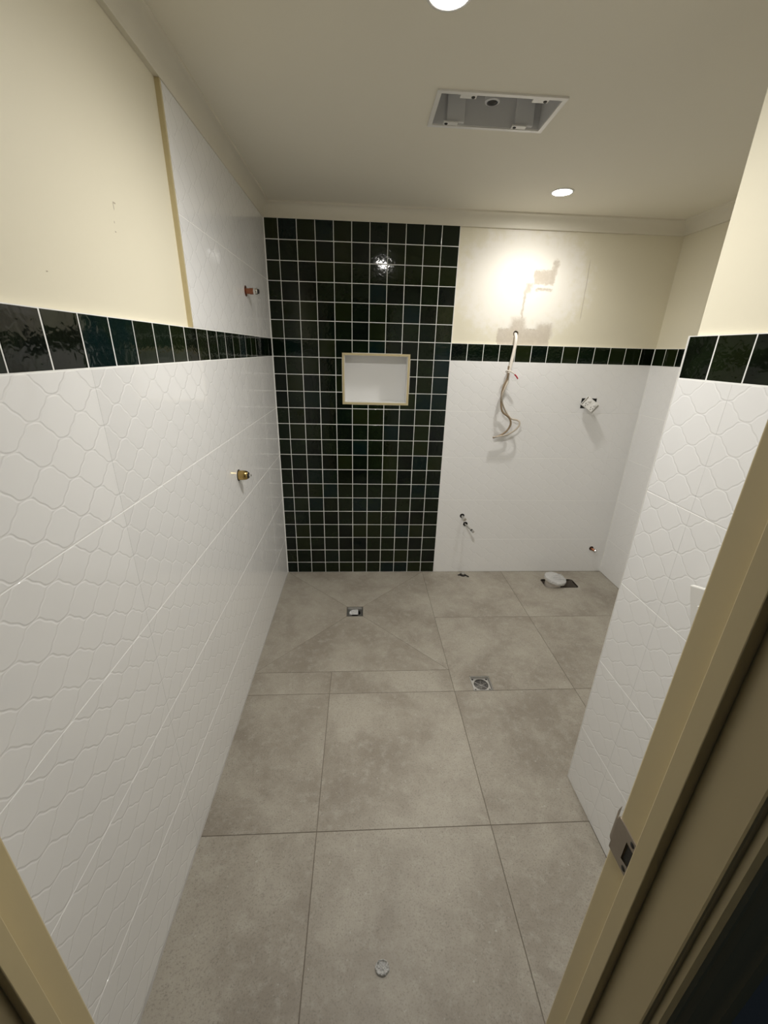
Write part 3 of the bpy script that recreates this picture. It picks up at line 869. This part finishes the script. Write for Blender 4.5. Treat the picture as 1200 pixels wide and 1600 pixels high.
wall_pipe('basin_water_pipe', 'upper shorter pipe stub low on the white back wall', 'pipe', HOLES_BACK[0], (1.284, -0.055, 0.452), 0.0085, 0.012, group='basin water pipes')
wall_pipe('basin_water_pipe', 'lower longer metal pipe stub low on the white back wall', 'pipe', HOLES_BACK[1], (1.349, -0.085, 0.369), 0.0065, 0.018, group='basin water pipes')
wall_pipe('toilet_water_pipe', 'copper water pipe stub near the right corner of the back wall', 'pipe', HOLES_BACK[2], (2.318, -0.040, 0.189), 0.0095, 0.014, copper=True)

# ------------------------------------------------------------------ conduit and cables
def cam_ray(px, py):
    return fwd + cr*((px-600)/F_PX) - cu*((py-800)/F_PX)
def on_back(px, py, yy):
    d = cam_ray(px, py); return CAM + d*((yy-CAM.y)/d.y)
cx_, cz_, _ = HOLES_BACK[3]
e = tag(empty('electrical_conduit', (cx_, 0, cz_)), 'white conduit with two tan cables hanging from a hole in the back wall', 'cable')
tube('conduit_pipe', catmull([(cx_, 0.08, cz_+0.000), (cx_, 0.016, cz_-0.004), (cx_-0.002, -0.012, cz_-0.035), (1.492, -0.020, 1.600), (1.480, -0.028, 1.520), (1.470, -0.034, 1.448)], 6), 0.0098, M['conduit'], e)
def cablepts(l): return catmull([on_back(x, y, d) for x, y, d in l], 6)
tube('cable', cablepts([(795, 572, -0.034), (793, 590, -0.036), (786, 606, -0.040), (783, 626, -0.044), (785, 643, -0.048), (795, 652, -0.046), (798, 662, -0.044), (792, 673, -0.040), (782, 680, -0.036), (770, 684, -0.034)]), 0.0064, M['cable'], e, 8)
tube('cable', cablepts([(795, 574, -0.030), (794, 592, -0.032), (790, 604, -0.052), (784, 620, -0.056), (787, 636, -0.038), (797, 653, -0.034), (808, 656.5, -0.040), (812, 661, -0.050), (808, 669, -0.054), (797, 677, -0.048), (785, 681, -0.044), (771, 683, -0.042)]), 0.0056, M['cable_pale'], e, 8)
tube('earth_wire', cablepts([(796, 585, -0.030), (791, 581, -0.036), (792, 579, -0.052), (797, 580, -0.056), (802, 583, -0.054), (805, 586, -0.054)]), 0.0035, M['conduit'], e, 8)
tube('red_tip', cablepts([(804, 585, -0.054), (807, 588.5, -0.054), (809, 592, -0.054)]), 0.0042, M['red'], e, 8)

# ------------------------------------------------------------------ loose power point on the back wall
def outlet(name, label, centre, axes, size, holes=True):
    e = tag(empty(name, centre), label, 'power outlet')
    ax = [Vector(a).normalized() for a in axes]; c = Vector(centre)
    R4 = Matrix(((ax[0].x, ax[1].x, ax[2].x, c.x), (ax[0].y, ax[1].y, ax[2].y, c.y), (ax[0].z, ax[1].z, ax[2].z, c.z), (0, 0, 0, 1)))
    L, W, T = size
    box('mounting_grid', (-L/2-0.006, L/2+0.006, -W/2, W/2, -0.003, 0.0), M['white_plastic'], e, 0.0008, R4)
    box('mechanism_body', (-L/2+0.006, L/2-0.006, -W/2+0.004, W/2-0.004, -T, -0.003), M['white_plastic'], e, 0.002, R4)
    box('face', (-L/2+0.006, L/2-0.006, -W/2+0.002, W/2-0.002, 0.0, 0.009), M['white_plastic'], e, 0.002, R4)
    for s in (-1, 1):
        box('rocker_switch', (s*L*0.24-0.007, s*L*0.24+0.007, W*0.16-0.005, W*0.16+0.010, 0.009, 0.0145), M['white_plastic'], e, 0.0018, R4)
        for k, (du, dv, rot) in enumerate(((-0.0075, -0.004, 0.5), (0.0075, -0.004, -0.5), (0.0, -0.0155, 0.0))):
            mm = R4 @ Matrix.Translation((s*L*0.24+du, -W*0.10+dv, 0.0092)) @ Matrix.Rotation(rot, 4, 'Z')
            box('socket_slot', (-0.0014, 0.0014, -0.0038, 0.0038, -0.001, 0.0006), M['black'], e, 0, mm)
        bm = bmesh.new(); add_box(bm, s*(L/2-0.001)-0.0035, s*(L/2-0.001)+0.0035, -W/2+0.006, W/2-0.006, -0.0005, 0.0012, 0, R4)
        from_bm('fixing_strap', bm, M['steel'], e)
    return e, R4
oc = on_back(922.0, 632.5, -0.052)
la = (on_back(925+8, 647-6.5, -0.050)-on_back(908+8, 630-6.5, -0.050)).normalized()
la = (la + Vector((0, -0.30, 0))).normalized()
wa = Vector((la.z, 0.0, -la.x)).normalized(); wa = Vector((-la.z, -0.05, la.x)); wa = (wa-la*wa.dot(la)).normalized()
na = la.cross(wa)
if na.y > 0: na = -na; wa = -wa
og, R4 = outlet('power_outlet', 'loose white double power outlet hanging crooked from the back wall', oc, (la, wa, na), (0.086, 0.068, 0.024))
tube('supply_wire', catmull([(2.045, 0.05, 1.272), (2.044, 0.0, 1.273), R4 @ Vector((0.0, 0.0, -0.040)), R4 @ Vector((0.0, 0.0, -0.020))], 6), 0.005, M['cable_pale'], og, 8)

box('outlet_hole_shade', (GPO_HOLE[0]+0.0004, GPO_HOLE[1]-0.0004, 0.006, 0.0695, GPO_HOLE[2]+0.0004, GPO_HOLE[3]-0.0004), M['black'], og)  # added black block: shade inside the wall opening, not a fitted box

# loose switch plate on the projecting wall, partly behind the door jamb
kd = cam_ray(1085, 913); K = CAM + kd*((1.343-CAM.x)/kd.x)            # its upper far corner
d1, d2 = Vector((0.06, -0.309, -0.951)).normalized(), Vector((0.0, -0.951, 0.309))
d2 = (d2-d1*d2.dot(d1)).normalized(); d3 = d2.cross(d1)
c = K + d1*0.057 + d2*0.036
pl = Matrix(((d3.x, d2.x, d1.x, c.x), (d3.y, d2.y, d1.y, c.y), (d3.z, d2.z, d1.z, c.z), (0, 0, 0, 1)))
if d3.x > 0: pl = pl @ Matrix.Rotation(math.pi, 4, 'Y')
e = tag(empty('switch_box', c), 'white plastic wall plate on the projecting wall half hidden by the door jamb', 'wall plate')
box('plate', (0.0, 0.012, -0.036, 0.036, -0.057, 0.057), M['white_plastic'], e, 0.003, pl)
box('backing_box', (-0.020, 0.0, -0.026, 0.026, -0.045, 0.045), M['white_plastic'], e, 0.002, pl)
box('rocker_switch', (0.012, 0.017, -0.009, 0.009, -0.014, 0.014), M['white_plastic'], e, 0.0015, pl)

# ------------------------------------------------------------------ floor wastes
def square_drain(rect, label, depth, cover):
    x0, x1, y0, y1 = rect; cx, cy = (x0+x1)/2, (y0+y1)/2; g = 0.0015
    e = tag(empty('floor_drain', (cx, cy, -depth)), label, 'drain', group='square floor drains')
    bm = bmesh.new(); o = (x0+g, x1-g, y0+g, y1-g); i = (x0+g+0.003, x1-g-0.003, y0+g+0.003, y1-g-0.003)
    frame_ring(bm, o, i, -depth-0.004, -0.0008)
    from_bm('rim', bm, M['steel'], e)
    # plate with round hole
    bm = bmesh.new(); seg = 32; R0 = 0.036
    sq = []
    for k in range(seg):
        a = 2*math.pi*k/seg; m = max(abs(math.cos(a)), abs(math.sin(a))); h = (x1-x0)/2-g-0.003
        sq.append((cx+h*math.cos(a)/m, cy+((y1-y0)/2-g-0.003)*math.sin(a)/m))
    for zz in (0,):
        O_ = [bm.verts.new((p[0], p[1], -depth)) for p in sq]; I_ = [bm.verts.new((cx+R0*math.cos(2*math.pi*k/seg), cy+R0*math.sin(2*math.pi*k/seg), -depth)) for k in range(seg)]
        D_ = [bm.verts.new((v.co.x, v.co.y, -depth-0.006)) for v in I_]
        B_ = [bm.verts.new((v.co.x, v.co.y, -depth-0.006)) for v in O_]
    for k in range(seg):
        q = (k+1) % seg
        bm.faces.new((O_[k], O_[q], I_[q], I_[k])); bm.faces.new((I_[k], I_[q], D_[q], D_[k])); bm.faces.new((O_[q], O_[k], B_[k], B_[q])); bm.faces.new((D_[k], D_[q], B_[q], B_[k]))
    from_bm('plate', bm, M['steel'], e)
    lathe('sump', [(R0, -depth-0.005), (R0, -depth-0.030), (0.0, -depth-0.030)], M['void'], e, base=(cx, cy, 0))
    if cover:
        for r in (0.031, 0.0255, 0.020, 0.0145, 0.009):
            bm = bmesh.new(); pts = [(cx+r*math.cos(2*math.pi*k/28), cy+r*math.sin(2*math.pi*k/28), -depth-0.003) for k in range(29)]
            add_tube(bm, pts, 0.0013, 6, cap=False); smooth_by_angle(from_bm('grate_ring', bm, M['steel'], e), 60)
        for a in (0.4, 1.45, 2.5):
            bm = bmesh.new(); dx, dy = math.cos(a)*0.0355, math.sin(a)*0.0355
            add_tube(bm, [(cx-dx, cy-dy, -depth-0.0042), (cx+dx, cy+dy, -depth-0.0042)], 0.0014, 6); from_bm('grate_bar', bm, M['steel'], e)
        for sx in (-1, 1):
            for sy in (-1, 1):
                lathe('screw', [(0, 0.001), (0.0045, 0.001), (0.0055, 0)], M['black'], e, base=(cx+sx*0.036, cy+sy*0.034, -depth), seg=12)
    else:
        bm = bmesh.new()
        rnd = random.Random(3); n_ = 14; grid = []
        for a in range(n_+1):
            row = []
            for b_ in range(n_+1):
                fx, fy = a/n_-0.5, b_/n_-0.5
                row.append(bm.verts.new((cx-0.012+fx*0.066, cy+0.012+fy*0.058, -depth-0.002+rnd.uniform(-0.0035, 0.0045)*(1-max(abs(fx), abs(fy))))))
            grid.append(row)
        for a in range(n_):
            for b_ in range(n_): bm.faces.new((grid[a][b_], grid[a+1][b_], grid[a+1][b_+1], grid[a][b_+1]))
        tag(from_bm('crumpled_cover', bm, M['film'], e), 'crumpled plastic film over the drain hole')
    return e
square_drain(DR1, 'square drain in the shower bay in front of the green panel, film inside', 0.010, False)
square_drain(DR2, 'square drain with round ringed grate in the middle of the floor', 0.010, True)

# toilet waste outlet wrapped in film
bx, by = 1.955, -0.178
e = tag(empty('toilet_waste_pipe', (bx, by, 0)), 'toilet waste pipe stub wrapped in clear film by the back wall', 'pipe')
lathe('pipe', [(0.050, -0.085), (0.055, -0.085), (0.055, 0.030), (0.066, 0.040), (0.071, 0.042), (0.071, 0.030), (0.062, 0.026), (0.050, 0.018)], M['pvc'], e, base=(bx, by, 0), axis=(0.10, 0.0, 1.0), seg=36)
capb = (bx+0.008, by, 0.030)
fl_ = lathe('film_cap', [(0.070, -0.004), (0.0755, -0.001), (0.078, 0.006), (0.077, 0.015), (0.074, 0.021), (0.064, 0.0245), (0.045, 0.025), (0.025, 0.024), (0.0, 0.025)], M['film'], e, base=capb, axis=(0.12, -0.06, 1.0), seg=40)
rnd = random.Random(11)
for v in fl_.data.vertices: v.co += Vector((rnd.uniform(-1, 1), rnd.uniform(-1, 1), rnd.uniform(-1, 1)))*0.0016
for k in range(5):
    a0 = rnd.uniform(0, 6.28); pts = []
    for i in range(7):
        s_ = -0.06+0.02*i; off = -0.04+0.02*k
        pts.append((capb[0]+s_+0.004, capb[1]+off*0.9+0.006*math.sin(i+a0), 0.0565+0.0015*math.sin(i*1.3+a0)-abs(off)*0.03))
    tube('film_fold', catmull(pts, 3), 0.0016, M['film'], e, 6)

# basin waste in the floor beside the back wall
e = tag(empty('basin_floor_waste', (WASTE[0], WASTE[1], 0)), 'small dark waste fitting in the floor under the basin pipes', 'drain')
lathe('collar', [(0.0225, -0.03), (0.0235, 0.004), (0.019, 0.005), (0.018, -0.03)], M['black'], e, base=(*WASTE, 0), seg=20)
lathe('plug', [(0.0, -0.03), (0.016, -0.03), (0.016, 0.016), (0.013, 0.019), (0.0, 0.019)], M['steel'], e, base=(*WASTE, 0), seg=6)
tube('lug', [(WASTE[0]-0.018, WASTE[1]-0.006, 0.007), (WASTE[0]-0.038, WASTE[1]-0.010, 0.006)], 0.0045, M['black'], e, 8)
tube('lug', [(WASTE[0]+0.018, WASTE[1]-0.012, 0.007), (WASTE[0]+0.038, WASTE[1]-0.034, 0.005)], 0.0045, M['black'], e, 8)

# small clear plastic disc lying on the near floor tile
cxp, cyp = 0.607, -2.131
bm = bmesh.new(); rnd = random.Random(5); prevr = None
for ir, (r, h) in enumerate([(0.0, 0.003), (0.008, 0.0045), (0.015, 0.0035), (0.020, 0.005), (0.0235, 0.0095), (0.0265, 0.0085), (0.029, 0.0005)]):
    seg = 30
    ring = [bm.verts.new((0, 0, h))] if r == 0 else [bm.verts.new(((r+rnd.uniform(-1, 1)*0.0010)*math.cos(2*math.pi*k/seg), (r+rnd.uniform(-1, 1)*0.0010)*math.sin(2*math.pi*k/seg)*1.1, max(0.0004, h+(rnd.uniform(-1, 1)*0.0024 if 0 < ir < 6 else 0)))) for k in range(seg)]
    if prevr:
        for k in range(seg):
            q = (k+1) % seg
            if len(prevr) == 1: bm.faces.new((prevr[0], ring[k], ring[q]))
            else: bm.faces.new((prevr[k], ring[k], ring[q], prevr[q]))
    prevr = ring
o = from_bm('plastic_cap', bm, M['film'], None, Matrix.Translation((cxp, cyp, 0.0)) @ Matrix.Diagonal((0.70, 0.54, 0.8, 1.0)), smooth=False)
tag(o, 'small clear crinkled plastic cap lying on the floor nearest the doorway', 'plastic cap')
